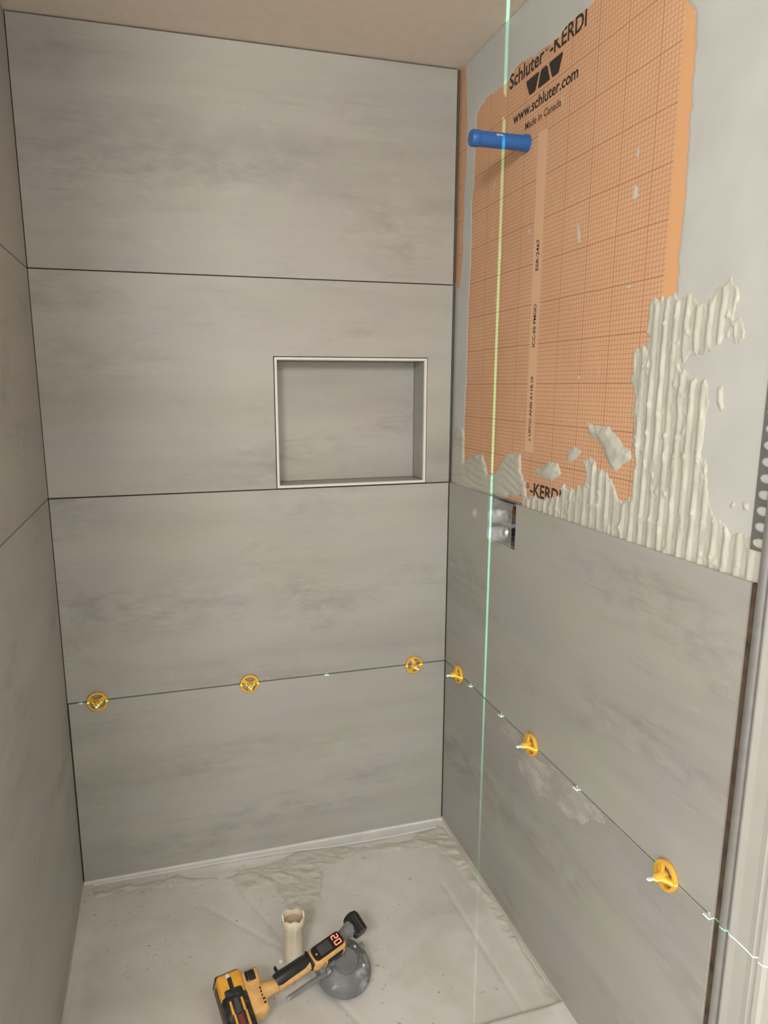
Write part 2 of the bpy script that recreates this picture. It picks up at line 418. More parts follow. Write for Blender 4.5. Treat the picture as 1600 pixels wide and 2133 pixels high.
# ---------------------------------------------------------------- back wall with niche
NX0, NX1, NZ0, NZ1, ND = 0.640, 1.116, 1.2225, 1.609, 0.092
bm = bmesh.new()
yb0, yb1 = 0.011, 0.19
for a, b in (((-0.2, yb0, -0.1), (NX0, yb1, ZC)), ((NX1, yb0, -0.1), (W + 0.2, yb1, ZC)), ((NX0, yb0, -0.1), (NX1, yb1, NZ0)), ((NX0, yb0, NZ1), (NX1, yb1, ZC)), ((NX0, ND + 0.01, NZ0), (NX1, yb1, NZ1))):
    add_box(bm, a, b)
wall_back = structure(finish(bm, 'wall_back', 'sub'))
def back_tile(z0, z1, x0=0.0035, x1=W - 0.0025):
    return box('tile', (x0, 0.0, z0), (x1, 0.0105, z1), 'tile', wall_back, 0.0006, 1)
back_tile(0.008, Z1 - JG); back_tile(Z1 + JG, Z2 - JG, 0.0015); back_tile(Z3 + JG * .8, ZC - 0.004, 0.0015)
zt0, zt1 = Z2 + JG, Z3 - JG * .8
g = 0.0025
prism('tile', [(0.0015, 0, zt0), (NX0 - g, 0, zt0), (NX0 - g, 0, NZ1 + g), (NX1 + g, 0, NZ1 + g), (NX1 + g, 0, zt0), (W - 0.0025, 0, zt0), (W - 0.0025, 0, zt1), (0.0015, 0, zt1)], (0, 0.0105, 0), 'tile', wall_back)
niche = empty('niche', (0, 0, 0)); niche.parent = wall_back
T = 0.0095
box('niche_back_tile', (NX0 + T, ND - 0.001, NZ0 + T), (NX1 - T, ND + 0.009, NZ1 - T), 'tile', niche)
box('niche_side_tile', (NX0 + 0.0005, 0.004, NZ0 + T), (NX0 + T - 0.001, ND, NZ1 - T), 'tile', niche)
box('niche_side_tile', (NX1 - T + 0.001, 0.004, NZ0 + T), (NX1 - 0.0005, ND, NZ1 - T), 'tile', niche)
box('niche_top_tile', (NX0 + T, 0.004, NZ1 - T + 0.001), (NX1 - T, ND, NZ1 - 0.0005), 'tile', niche)
box('niche_shelf_tile', (NX0 + T, 0.004, NZ0 + 0.0005), (NX1 - T, ND, NZ0 + T - 0.001), 'tile', niche)
def frame_bar(p0, p1, inward):
    # mitred, gently rounded profile bar
    p0, p1, inn = Vector(p0), Vector(p1), Vector(inward); d = (p1 - p0).normalized()
    prof = [(0.0, 0.004), (0.0, -0.0025), (0.002, -0.0045), (0.0055, -0.0045), (0.0078, -0.002), (0.0082, 0.004)]
    bm = bmesh.new(); A = []; B = []
    for (w_, y) in prof:
        A.append(bm.verts.new(p0 + inn * w_ + d * w_ + Vector((0, y, 0)))); B.append(bm.verts.new(p1 + inn * w_ - d * w_ + Vector((0, y, 0))))
    n = len(prof)
    for i in range(n): bm.faces.new((A[i], A[(i + 1) % n], B[(i + 1) % n], B[i]))
    bm.faces.new(A); bm.faces.new(B)
    return finish(bm, 'niche_frame_bar', 'niche_trim', niche)
frame_bar((NX0, 0, NZ0), (NX1, 0, NZ0), (0, 0, 1)); frame_bar((NX0, 0, NZ1), (NX1, 0, NZ1), (0, 0, -1))
frame_bar((NX0, 0, NZ0), (NX0, 0, NZ1), (1, 0, 0)); frame_bar((NX1, 0, NZ0), (NX1, 0, NZ1), (-1, 0, 0))

# ---------------------------------------------------------------- left wall
YL = -1.30
wall_left = structure(box('wall_left', (-0.13, YL, -0.1), (-0.011, 0.011, ZC), 'sub'))
for z0, z1 in ((0.006, Z2 - 0.0013), (Z2 + 0.0013, Z3 - 0.0013), (Z3 + 0.0013, ZC - 0.003)):
    box('tile', (-0.0105, YL, z0), (0.0, -0.0012, z1), 'tile', wall_left, 0.0005, 1)

# ---------------------------------------------------------------- right wall
VY0, VY1, VZ0 = -0.452, -0.300, 1.096            # valve opening in the upper tile
bm = bmesh.new()
xs0, xs1 = SUB, W + 0.16
vy0, vy1, vz0, vz1 = VY0 + 0.002, VY1 - 0.002, VZ0 + 0.002, Z2 + 0.006
for a, b in (((xs0, YF - 0.02, -0.1), (xs1, vy0, ZC)), ((xs0, vy1, -0.1), (xs1, 0.011, ZC)), ((xs0, vy0, -0.1), (xs1, vy1, vz0)), ((xs0, vy0, vz1), (xs1, vy1, ZC)), ((xs0 + 0.08, vy0, vz0), (xs1, vy1, vz1))):
    add_box(bm, a, b)
wall_right = structure(finish(bm, 'wall_right', 'sub'))
box('tile', (W, YF + 0.011, 0.014), (W + 0.0105, -0.0025, Z1 - JG), 'tile', wall_right, 0.0006, 1)
za, zb = Z1 + JG, Z2 - 0.001
prism('tile', [(W, YF + 0.011, za), (W, -0.0025, za), (W, -0.0025, zb), (W, VY1, zb), (W, VY1, VZ0), (W, VY0, VZ0), (W, VY0, zb), (W, YF + 0.011, zb)], (0.0105, 0, 0), 'tile', wall_right)
box('joint_backing', (W + 0.0035, YF - 0.003, 0.0), (SUB, YF + 0.0108, Z2 - 0.001), 'gap', wall_right)
# orange membrane on the substrate (one sheet), cut above the tiles
def yz_sheet(name, y0, y1, z0, z1, x, t, mat, parent): return box(name, (x - t, y0, z0), (x, y1, z1), mat, parent)
memb = yz_sheet('waterproof_membrane', YF - 0.012, 0.0105, vz1 - 0.002, ZC, SUB, 0.0006, 'membrane', wall_right)
MX = SUB - 0.0006
# printed lettering on the membrane
def text_mesh(name, body, size, mat, parent, mw, sx=1.0, bold=0.022):
    cu = bpy.data.curves.new(name, 'FONT'); cu.body = body; cu.size = size; cu.resolution_u = 3; cu.offset = bold * size
    o = bpy.data.objects.new(name, cu); C.objects.link(o)
    bpy.context.view_layer.update()
    me = bpy.data.meshes.new_from_object(o.evaluated_get(bpy.context.evaluated_depsgraph_get()))
    bpy.data.objects.remove(o); bpy.data.curves.remove(cu)
    co = np.array([v.co[:] for v in me.vertices]); w_ = co[:, 0].max() - co[:, 0].min(); x0 = co[:, 0].min()
    for v in me.vertices: v.co.x = (v.co.x - x0) / w_ * sx      # unit: text spans exactly sx metres
    me.transform(mw); me.materials.clear()
    return link(name, me, mat, parent)
def wall_text(name, body, y0, y1, zbase, cap, mat, x=MX - 0.0002):
    # reads from the back corner towards the front (world -y), upright
    mw = Matrix(((0, 0, -1, x), (-1, 0, 0, y0), (0, 1, 0, zbase), (0, 0, 0, 1)))
    return text_mesh(name, body, cap / 0.72, mat, memb, mw, y0 - y1)
def wall_text_up(name, body, z0, z1, yc, cap, mat, x=MX - 0.0002):
    # reads upwards
    mw = Matrix(((0, 0, -1, x), (0, 1, 0, yc - cap / 2), (1, 0, 0, z0), (0, 0, 0, 1)))
    mw = Matrix(((0, 0, -1, x), (0, 1, 0, yc - cap / 2), (1, 0, 0, z0), (0, 0, 0, 1)))
    return text_mesh(name, body, cap / 0.72, mat, memb, mw, z1 - z0)
for zb in (2.2615, 1.2515):
    wall_text('brand_print', 'Schluter', -0.306, -0.474, zb, 0.034, 'black')
    wall_text('brand_print', '®', -0.479, -0.494, zb + 0.016, 0.013, 'black')
    wall_text('brand_print', '-KERDI', -0.500, -0.645, zb, 0.034, 'black')
wall_text('web_address_print', 'www.schluter.com', -0.332, -0.623, 2.172, 0.026, 'black')
wall_text('origin_print', 'Made in Canada', -0.396, -0.560, 2.139, 0.017, 'print')
wall_text_up('certification_print', 'ESR-2467', 1.800, 1.872, -0.484, 0.013, 'black')
wall_text_up('certification_print', 'ICC-ES PMG®', 1.620, 1.722, -0.484, 0.013, 'black')
wall_text_up('certification_print', 'c UPC® ANSI A118.10', 1.388, 1.548, -0.484, 0.012, 'black')
def logo(pts):
    # rounded trapezoid
    P = [Vector(p) for p in pts]; out = []
    for i in range(4):
        a, b, c = P[i - 1], P[i], P[(i + 1) % 4]; r = 0.006
        p0 = b + (a - b).normalized() * r; p1 = b + (c - b).normalized() * r
        for t in (0, .25, .5, .75, 1): out.append(((1 - t) ** 2) * p0 + 2 * t * (1 - t) * b + t * t * p1)
    prism('logo_print', [(MX - 0.0002, q[0], q[1]) for q in out], (-0.0002, 0, 0), 'black', memb)
lz0, lz1 = 2.211, 2.248
logo([(-0.392, lz1), (-0.456, lz1), (-0.440, lz0), (-0.412, lz0)])
logo([(-0.463, lz1), (-0.490, lz1), (-0.506, lz0), (-0.450, lz0)])
logo([(-0.498, lz1), (-0.559, lz1), (-0.542, lz0), (-0.515, lz0)])

# white skim coat brushed over the membrane edges, and trowelled thinset; both are relief on the wall
yy = np.arange(YF - 0.004, 0.0101, 0.0032); zz = np.arange(Z2 + 0.001, ZC + 0.001, 0.0032)
ay, az = np.meshgrid(yy, zz, indexing='ij')
orange = wall_poly([(1330, -70), (1290, -40), (1241, 0), (1224, 17), (1192, 42), (1166, 76), (1141, 97), (1111, 117), (1077, 138), (1060, 168), (1047, 180), (1022, 197), (1001, 223), (994, 240), (993, 272), (990, 330), (988, 382), (984, 425), (984, 489), (979, 612), (977, 621), (975, 685), (973, 778), (970, 838), (968, 880), (966, 961), (962, 1010), (1040, 1040), (1318, 1130), (1345, 1000), (1350, 720), (1380, 625), (1411, 612), (1412, 595), (1417, 510), (1428, 404), (1432, 340), (1438, 255), (1449, 106), (1452, 34), (1447, 17), (1434, 0), (1425, -70)])
sliver = wall_poly([(953, 130), (972, 120), (974, 260), (968, 420), (962, 560), (957, 600), (950, 600), (952, 400)])
so = sdf(ay, az, orange) + 0.005 * fbm(ay * 60, az * 90, 41) ; ss = sdf(ay, az, sliver) + 0.008 * fbm(ay * 120, az * 12, 45)
sk = -np.maximum(so, ss)
hk = np.clip(sk * 0.35, -0.0018, 0.0011) + sstep(sk, 0, 0.01) * 0.0004 * fbm(ay * 30, az * 30, 47)
place_w = lambda A, B, Hh: np.stack([MX - Hh, A, B], -1)
stuff(height_mesh('skim_coat', ay, az, hk, place_w, 'skim', wall_right, -0.0012))

zz = np.arange(Z2 - 0.001, 1.73, 0.0022); yy = np.arange(YF - 0.002, 0.0, 0.0022)
ty, tz = np.meshgrid(yy, zz, indexing='ij')
main = wall_poly([(1352, 628), (1380, 620), (1411, 614), (1440, 622), (1470, 625), (1498, 606), (1514, 588), (1524, 570), (1534, 592), (1540, 625), (1536, 655), (1548, 690), (1538, 722), (1524, 690), (1508, 715), (1492, 728), (1465, 742), (1432, 745), (1422, 765), (1445, 782), (1474, 792), (1478, 840), (1476, 880), (1468, 940), (1472, 1000), (1482, 1045), (1500, 1080), (1532, 1112), (1568, 1118), (1600, 1125), (1612, 1262), (1300, 1160), (1085, 1062), (1090, 1030), (1103, 1036), (1168, 1036), (1172, 1012), (1205, 1020), (1225, 990), (1213, 958), (1242, 966), (1262, 985), (1276, 1010), (1286, 1036), (1300, 1042), (1318, 1040), (1321, 1000), (1318, 900), (1322, 800), (1320, 735), (1330, 720), (1345, 728), (1353, 740), (1359, 705), (1353, 690), (1351, 660)])
left_t = wall_poly([(938, 1010), (938, 960), (948, 905), (957, 882), (968, 892), (968, 962), (985, 950), (1006, 947), (1012, 962), (1016, 988), (1032, 986), (1042, 968), (1056, 948), (1086, 944), (1086, 985), (1096, 1002), (1098, 1036), (1062, 1030), (1040, 1050), (930, 1030)])
blobs = [wall_poly(p) for p in ([(1222, 880), (1240, 888), (1268, 888), (1285, 910), (1300, 930), (1316, 938), (1316, 955), (1300, 965), (1285, 981), (1273, 978), (1266, 958), (1258, 935), (1245, 915), (1228, 905)],
        [(1182, 958), (1186, 940), (1200, 931), (1212, 940), (1206, 951), (1190, 962)],
        [(1110, 980), (1130, 975), (1145, 961), (1162, 965), (1169, 985), (1155, 1000), (1140, 999), (1125, 990)],
        [(1494, 806), (1508, 800), (1511, 850), (1502, 862), (1495, 840)], [(1520, 1048), (1534, 1044), (1534, 1060), (1522, 1060)], [(1548, 1044), (1562, 1048), (1561, 1064), (1550, 1062)])]
fing = 0.013 * fbm(ty * 95, tz * 15, 51) + 0.010 * fbm(ty * 55, tz * 48, 55, 5)
sm_ = sdf(ty, tz, main) + fing
sl_ = sdf(ty, tz, left_t) + 0.007 * fbm(ty * 60, tz * 60, 57)
sb_ = np.maximum.reduce([sdf(ty, tz, b) for b in blobs]) + 0.004 * fbm(ty * 90, tz * 70, 59)
ph = ty / 0.0275 + 0.16 * fbm(ty * 6, tz * 9, 61)
ridge = np.clip(np.cos(2 * math.pi * ph), -0.2, 1) * 0.5 + 0.1
ridge = ridge * np.clip(0.75 + 0.9 * fbm(ty * 36, tz * 14, 63), 0.15, 1.25)
bits = np.clip(fbm(ty * 80, tz * 55, 65) - 0.25, 0, 1)
hm = -0.0015 + 0.0028 * sstep(sm_, -0.002, 0.004) + sstep(sm_, 0.0, 0.010) * (0.0060 * ridge + 0.007 * bits + 0.0012 * fbm(ty * 100, tz * 30, 69))
ph2 = tz / 0.021 + 0.5 * np.sin(ty * 26 + 1.0) + 0.9 * fbm(ty * 9, tz * 9, 67)
hl = -0.0015 + 0.0030 * sstep(sl_, -0.002, 0.004) + sstep(sl_, 0.0, 0.010) * 0.0030 * np.abs(np.cos(math.pi * ph2)) ** 0.4
bu = ty * 0.75 + tz * 0.66
hb = -0.0015 + 0.0028 * sstep(sb_, -0.002, 0.003) + sstep(sb_, 0.0, 0.016) * (0.0012 * np.abs(np.sin(bu * 95 + 4 * fbm(ty * 14, tz * 14, 71))) + 0.0045)
ht = np.maximum(hm, hb)
edge_y = sstep(-YF + ty, 0.0, 0.006)
stuff(height_mesh('thinset_ridges', ty, tz, ht, lambda A, B, Hh: np.stack([MX - 0.0009 - Hh, A, B], -1), 'thin', wall_right, -0.0012))
stuff(height_mesh('thinset_waves', ty, tz, hl, lambda A, B, Hh: np.stack([MX - 0.0009 - Hh, A, B], -1), 'grey_thin', wall_right, -0.0012))
# scraped streaks of dry thinset on the membrane
for i, (px, py, a, b, ang) in enumerate(((1207, 488, 0.006, 0.050, -12), (1325, 402, 0.008, 0.028, -5), (1207, 786, 0.004, 0.009, 0), (1104, 482, 0.005, 0.012, 5), (1330, 318, 0.004, 0.014, 0), (1311, 598, 0.007, 0.006, 0))):
    yc, zc = wall_pt(px, py); bm = bmesh.new(); n = 14; vs_ = []
    for k in range(n):
        t = 2 * math.pi * k / n; rr = 0.75 + 0.5 * random.random(); q = (a * rr * math.cos(t), b * 0.5 * rr * math.sin(t)); an = math.radians(ang)
        vs_.append(bm.verts.new((MX - 0.0006, yc + q[0] * math.cos(an) - q[1] * math.sin(an), zc + q[0] * math.sin(an) + q[1] * math.cos(an))))
    top = bm.verts.new((MX - 0.0012, yc, zc))
    for k in range(n): bm.faces.new((vs_[k], vs_[(k + 1) % n], top))
    finish(bm, 'thinset_dab', 'smear', wall_right)
# wiped mortar haze on the tiles under the middle clip
hy_, hz_ = np.meshgrid(np.arange(-0.98, -0.36, 0.004), np.arange(0.38, 0.606, 0.004), indexing='ij')
hp = [wall_pt(*p, W) for p in ((1030, 1500), (1075, 1560), (1085, 1610), (1105, 1640), (1130, 1660), (1170, 1690), (1215, 1720), (1262, 1712), (1225, 1672), (1190, 1625), (1150, 1590), (1120, 1570), (1090, 1545), (1060, 1512))]
hd = sdf(hy_, hz_, hp) + 0.03 * fbm(hy_ * 14 + hz_ * 10, hz_ * 24, 81, 5)
stuff(height_mesh('mortar_haze', hy_, hz_, -0.0002 + 0.0007 * sstep(hd, -0.004, 0.006), lambda A, B, Hh: np.stack([W - Hh, A, B], -1), 'haze', wall_right, -0.0001))
# filled hole left of the valve
hy, hz = wall_pt(990, 1068, W)
lathe('hole_plug', [(0.013, 0), (0.0145, 0.0016), (0.010, 0.003), (0.008, 0.001), (0.003, 0.0006), (0.0015, 0.003)], 'grey_thin', wall_right, seg=18, xf=Matrix.Translation((W, hy, hz)) @ Matrix.Rotation(-math.pi / 2, 4, 'Y'))
# the wall goes on beyond the casing
box('outer_wall', (W + 0.045, -5.3, -0.1), (W + 0.16, YF - 0.02, ZC), 'skim', wall_right)

# ---------------------------------------------------------------- metal edge profile and door casing
trim_m = structure(empty('trim_1', (0, 0, 0)), 'grey metal tile edge profile with a punched leg beside the door casing')
bm = bmesh.new()
prof = [(0.012, -0.0), (-0.001, -0.0), (-0.0035, -0.003), (-0.0035, -0.008), (-0.001, -0.0145), (0.006, -0.017), (0.012, -0.017)]
def extrude_profile(bm, pr, x0, y0, z0, z1):
    a = [bm.verts.new((x0 + p, y0 + q, z0)) for p, q in pr]; b = [bm.verts.new((x0 + p, y0 + q, z1)) for p, q in pr]; n = len(pr)
    for i in range(n): bm.faces.new((a[i], a[(i + 1) % n], b[(i + 1) % n], b[i]))
    bm.faces.new(a); bm.faces.new(b)
extrude_profile(bm, prof, W, YF - 0.0035, 0.0, ZC - 0.002)
finish(bm, 'profile_bar', 'steel', trim_m, True)
bm = bmesh.new()                                   # punched leg: D-shaped holes
pitch, y0, y1, n = 0.0255, YF - 0.008, YF + 0.027, 20
ca = math.atan2(pitch / 2, (y1 - y0) / 2)
angs = sorted([2 * math.pi * (i + 0.5) / 16 for i in range(16)] + [ca, math.pi - ca, math.pi + ca, 2 * math.pi - ca])
xl = SUB - 0.0050
zs = Z2 + 0.05
k = 0
while zs + pitch * (k + 1) < ZC - 0.01:
    z0 = zs + pitch * k; z1 = z0 + pitch; yc, zc = (y0 + y1) / 2, (z0 + z1) / 2
    outer, inner = [], []
    for i in range(n):
        a = angs[i]; c, s = math.cos(a), math.sin(a)
        sc = min((y1 - yc) / max(c, 1e-6) if c > 0 else (yc - y0) / max(-c, 1e-6), (z1 - zc) / max(abs(s), 1e-6))
        outer.append(bm.verts.new((xl, yc + c * sc, zc + s * sc)))
        rr = 0.0078
        inner.append(bm.verts.new((xl, yc + max(min(c * rr, 0.010), -0.012) * 1.05, zc + s * rr)))
        inner[-1].co.y = yc + (0.0135 * c if c > 0 else 0.011 * max(c, -0.75))
    for i in range(n): bm.faces.new((outer[i], outer[(i + 1) % n], inner[(i + 1) % n], inner[i]))
    k += 1
bmesh.ops.remove_doubles(bm, verts=bm.verts[:], dist=0.0004)
r = bmesh.ops.extrude_face_region(bm, geom=bm.faces[:])
bmesh.ops.translate(bm, vec=(0.0008, 0, 0), verts=[q for q in r['geom'] if isinstance(q, bmesh.types.BMVert)])
finish(bm, 'punched_leg', 'leg', trim_m)

bm = bmesh.new()
prof = [(0.045, -1.2545), (0.006, -1.2545), (0.001, -1.257), (-0.001, -1.262), (0.0005, -1.275), (0.0005, -1.300), (-0.001, -1.311), (0.006, -1.3145), (0.006, -1.319), (-0.001, -1.322), (0.000, -1.330), (0.006, -1.334), (0.045, -1.334)]
extrude_profile(bm, prof, W, 0.0, -0.02, ZC - 0.002)
structure(finish(bm, 'trim_2', 'casing', None), 'white moulded door casing at the front of the right wall')

# ---------------------------------------------------------------- tile leveling clips
def make_clip():
    root = empty('leveling_clip')
    # local z points out of the wall
    lathe('rim', [(0.0215, 0.0008), (0.0290, 0.0008), (0.0300, 0.004), (0.0290, 0.0095), (0.0235, 0.0100), (0.0215, 0.0070), (0.0215, 0.0008)], 'yellow_clip', root, seg=36, cap0=False, cap1=False)
    for k in range(3):
        a = math.radians(90 + 120 * k); bm = bmesh.new()
        ca, sa = math.cos(a), math.sin(a)
        cs = []
        for (rr, z, hw, th) in ((0.0255, 0.0060, 0.0062, 0.007), (0.015, 0.0105, 0.0058, 0.008), (0.003, 0.0170, 0.0070, 0.009)):
            cs.append([bm.verts.new((rr * ca - s_ * hw * sa, rr * sa + s_ * hw * ca, z + t_ * th / 2)) for s_, t_ in ((-1, -1), (1, -1), (1, 1), (-1, 1))])
        for p, q in zip(cs, cs[1:]):
            for i in range(4): bm.faces.new((p[i], p[(i + 1) % 4], q[(i + 1) % 4], q[i]))
        bm.faces.new(cs[0]); bm.faces.new(cs[-1])
        finish(bm, 'spoke', 'yellow_clip', root)
    lathe('hub', [(0.0105, 0.006), (0.0110, 0.016), (0.0085, 0.022), (0.0080, 0.031), (0.0050, 0.033)], 'yellow_clip', root, seg=20)
    prof = [(0.0034, 0.0)]
    for i in range(22): prof += [(0.0034, 0.028 + i * 0.0007), (0.0040 if i % 2 else 0.0034, 0.0283 + i * 0.0007)]
    prof += [(0.0030, 0.046)]
    lathe('threaded_stem', prof, 'white_tab', root, seg=14)
    return root
def copy_thing(root, mw):
    r = root.copy(); C.objects.link(r); r.matrix_world = mw
    for ch in list(root.children):
        c = ch.copy(); C.objects.link(c); c.parent = r
    return r
MB = Matrix(((1, 0, 0, 0), (0, 0, -1, 0), (0, 1, 0, 0), (0, 0, 0, 1)))       # local z -> world -y, local y -> up
MR = Matrix(((0, 0, -1, 0), (-1, 0, 0, 0), (0, 1, 0, 0), (0, 0, 0, 1)))      # local z -> world -x, local y -> up
clip = make_clip(); first = True
for base, loc, rot_, tilt, lab in (
        (MB, (0.085, 0, Z1), 180, 0.0, 'yellow three-spoke tile leveling clip on the back wall joint nearest the left wall'),
        (MB, (0.535, 0, Z1), 55, 0.0, 'yellow three-spoke tile leveling clip at the middle of the back wall joint'),
        (MB, (1.084, 0, Z1), 20, 0.0, 'yellow three-spoke tile leveling clip on the back wall joint just left of the right corner'),
        (MR, (W, -0.121, Z1), 20, 0.0, 'small-looking yellow leveling clip on the right wall joint next to the back corner'),
        (MR, (W, -0.592, Z1), 25, 0.0, 'yellow leveling clip on the right wall joint above the pale mortar smear'),
        (MR, (W, -1.108, Z1), 30, 0.0, 'largest-looking yellow leveling clip on the right wall joint near the door casing')):
    mw = Matrix.Translation(loc) @ base @ Matrix.Rotation(math.radians(rot_), 4, 'Z')
    if first: clip.matrix_world = mw; o = clip; first = False
    else: o = copy_thing(clip, mw)
    tag(o, lab, 'leveling clip', 'yellow leveling clips in the joints')
def make_tab():
    root = empty('clip_tab')
    box('tab_blade', (-0.0075, -0.0012, -0.003), (0.0075, 0.0012, 0.009), 'white_tab', root, 0.0004, 1)
    box('tab_wing', (-0.0013, -0.008, 0.0005), (0.0013, 0.008, 0.0035), 'white_tab', root, 0.0004, 1)
    return root
tab = make_tab(); first = True
for base, loc, lab in (
        (MB, (0.037, 0, Z1), 'white broken clip tab in the back wall joint at the left corner'),
        (MB, (0.784, 0, Z1), 'white broken clip tab in the back wall joint between two yellow clips'),
        (MR, (W, -0.212, Z1), 'white broken clip tab just right of the corner clip on the right wall'),
        (MR, (W, -0.420, Z1), 'white broken clip tab right of the vertical laser line on the right wall'),
        (MR, (W, -0.802, Z1), 'white broken clip tab midway between the two front clips of the right wall'),
        (MR, (W, -1.216, Z1), 'white broken clip tab at the end of the right wall joint by the metal profile')):
    mw = Matrix.Translation(loc) @ base
    if first: tab.matrix_world = mw; o = tab; first = False
    else: o = copy_thing(tab, mw)
    tag(o, lab, 'clip tab', 'broken clip tabs in the joints')

# ---------------------------------------------------------------- blue shower arm stub
stub = tag(empty('shower_arm_stub', (SUB, -0.412, 2.105)), 'blue plastic pipe stub sticking out of the orange wall', 'pipe stub')
xf = Matrix.Rotation(-math.pi / 2, 4, 'Y')
lathe('pipe', [(0.0175, -0.01), (0.0175, 0.136)], 'blue', stub, seg=28, xf=xf, cap0=True, cap1=False)
lathe('end_cap', [(0.0178, 0.130), (0.0190, 0.132), (0.0190, 0.146), (0.0165, 0.152), (0.008, 0.153)], 'blue', stub, seg=28, xf=xf)
lathe('collar', [(0.0178, 0.0), (0.0200, 0.001), (0.0200, 0.010), (0.0178, 0.012)], 'blue', stub, seg=28, xf=xf)

# ---------------------------------------------------------------- mixing valve in its cutout
yc = (VY0 + VY1) / 2
valve = tag(empty('shower_valve', (W, yc, 1.158)), 'shower mixing valve behind a clear plastic guard in the tile cutout', 'shower valve')
hw, hz0, hz1, dp = (VY1 - VY0) / 2 - 0.003, VZ0 - 1.158 + 0.003, Z2 - 1.158 + 0.004, 0.078
bm = bmesh.new(); t_ = 0.003
add_box(bm, (dp, -hw, hz0), (dp + t_, hw, hz1)); add_box(bm, (0.004, -hw, hz0), (dp, -hw + t_, hz1)); add_box(bm, (0.004, hw - t_, hz0), (dp, hw, hz1))
add_box(bm, (0.004, -hw + t_, hz0), (dp, hw - t_, hz0 + t_)); add_box(bm, (0.004, -hw + t_, hz1 - t_), (dp, hw - t_, hz1))
finish(bm, 'housing', 'box', valve)
xo = Matrix.Rotation(-math.pi / 2, 4, 'Y')
def out_x(y, z): return Matrix.Translation((0, y, z)) @ xo
lathe('cartridge', [(0.022, -0.075), (0.022, -0.030), (0.019, -0.028), (0.019, -0.004), (0.015, 0.004), (0.006, 0.010)], 'chrome', valve, seg=28, xf=out_x(-0.012, -0.026))
lathe('diverter_stem', [(0.013, -0.075), (0.013, -0.035), (0.007, -0.033), (0.007, 0.002), (0.004, 0.006)], 'brass', valve, seg=20, xf=out_x(0.010, 0.026))
lathe('diverter_cap', [(0.009, 0.004), (0.0095, 0.006), (0.0095, 0.011), (0.007, 0.013)], 'white_tab', valve, seg=20, xf=out_x(0.005, 0.026))
box('valve_body', (0.045, -0.035, -0.05), (0.076, 0.045, 0.05), 'chrome', valve, 0.008, 2)
box('guard_rib', (-0.006, -hw + 0.004, -0.004), (0.004, hw - 0.004, 0.004), 'clear', valve, 0.001, 1)
gd = box('plaster_guard', (-0.010, -hw + 0.002, hz0 + 0.001), (-0.0085, hw - 0.002, hz1 - 0.004), 'clear', valve, 0.0004, 1)
lathe('guard_cup', [(0.0185, -0.0085), (0.0185, 0.034), (0.0165, 0.0365), (0.0145, 0.0365), (0.0145, 0.034), (0.0172, 0.032), (0.0172, -0.0085)], 'clear', valve, seg=28, xf=out_x(0.000, 0.018) , cap0=False, cap1=False)
lathe('guard_cup', [(0.0215, -0.0085), (0.0215, 0.034), (0.0195, 0.0365), (0.0175, 0.0365), (0.0175, 0.034), (0.0202, 0.032), (0.0202, -0.0085)], 'clear', valve, seg=28, xf=out_x(0.000, -0.032), cap0=False, cap1=False)

# ---------------------------------------------------------------- drain pipe
pipe = tag(empty('drain_pipe', (DR[0], DR[1], -0.014)), 'cream plastic drain pipe standing upright in the shower floor', 'drain pipe')
bm = bmesh.new(); seg = 40; prof = [(0.0262, -0.02), (0.0258, 0.05), (0.0262, 0.112), (0.0300, 0.118), (0.0305, 0.136), (0.0300, 0.140), (0.0262, 0.140), (0.0258, 0.13), (0.0235, 0.10), (0.0225, -0.02)]
rings = []
for j, (r, hh) in enumerate(prof):
    ring = []
    for i in range(seg):
        a = 2 * math.pi * i / seg; jag = 0.0035 * math.sin(3 * a + 0.6) + 0.002 * math.sin(7 * a) if 3 < j < 8 else (0.0025 * math.sin(5 * a) if 2 < j < 4 else 0)
        ring.append(bm.verts.new((r * math.cos(a), r * math.sin(a), hh + jag)))
    rings.append(ring)
for a, b in zip(rings, rings[1:]):
    for i in range(seg): bm.faces.new((a[i], a[(i + 1) % seg], b[(i + 1) % seg], b[i]))
finish(bm, 'pipe_wall', 'pvc', pipe, True)
lathe('sawn_lining', [(0.0252, 0.126), (0.0230, 0.095), (0.0222, 0.0)], 'pvc_cut', pipe, seg=32, cap0=False, cap1=False)

# ---------------------------------------------------------------- cordless tile vibrator
el, az_ = math.radians(24), math.radians(15.5)
tu = Vector((math.cos(az_), math.sin(az_), 0)); tv = Vector((-tu.y, tu.x, 0))
tL = -tv * math.cos(el) + Vector((0, 0, -math.sin(el))); tn = tL.cross(tu)
q = math.radians(9.5); ux = tu * math.cos(q) - tL * math.sin(q); ly = tu * math.sin(q) + tL * math.cos(q)
TM = Matrix((ux, -ly, tn)).transposed().to_4x4(); TM.translation = (0.6906, -0.5659, 0.036)
tool = empty('tile_vibrator'); tool.matrix_world = TM
tag(tool, 'yellow and black cordless tile vibrator with grey suction cup lying against the drain pipe', 'power tool')
cup = lathe('suction_cup', [(0.058, -0.006), (0.073, -0.004), (0.0755, 0.0), (0.0745, 0.005), (0.066, 0.012), (0.064, 0.016), (0.052, 0.026), (0.034, 0.034), (0.030, 0.046), (0.0, 0.046)], 'cup', tool, seg=48, cap0=True, cap1=False)
for a in (20, 75, -40):
    lathe('bolt', [(0.004, 0.020), (0.004, 0.028), (0.002, 0.029)], 'white_tab', cup, seg=10, origin=(0.05 * math.cos(math.radians(a)), 0.05 * math.sin(math.radians(a)), 0))
box('pull_tab', (0.060, 0.005, 0.010), (0.079, 0.022, 0.013), 'cup', cup, 0.001, 1)
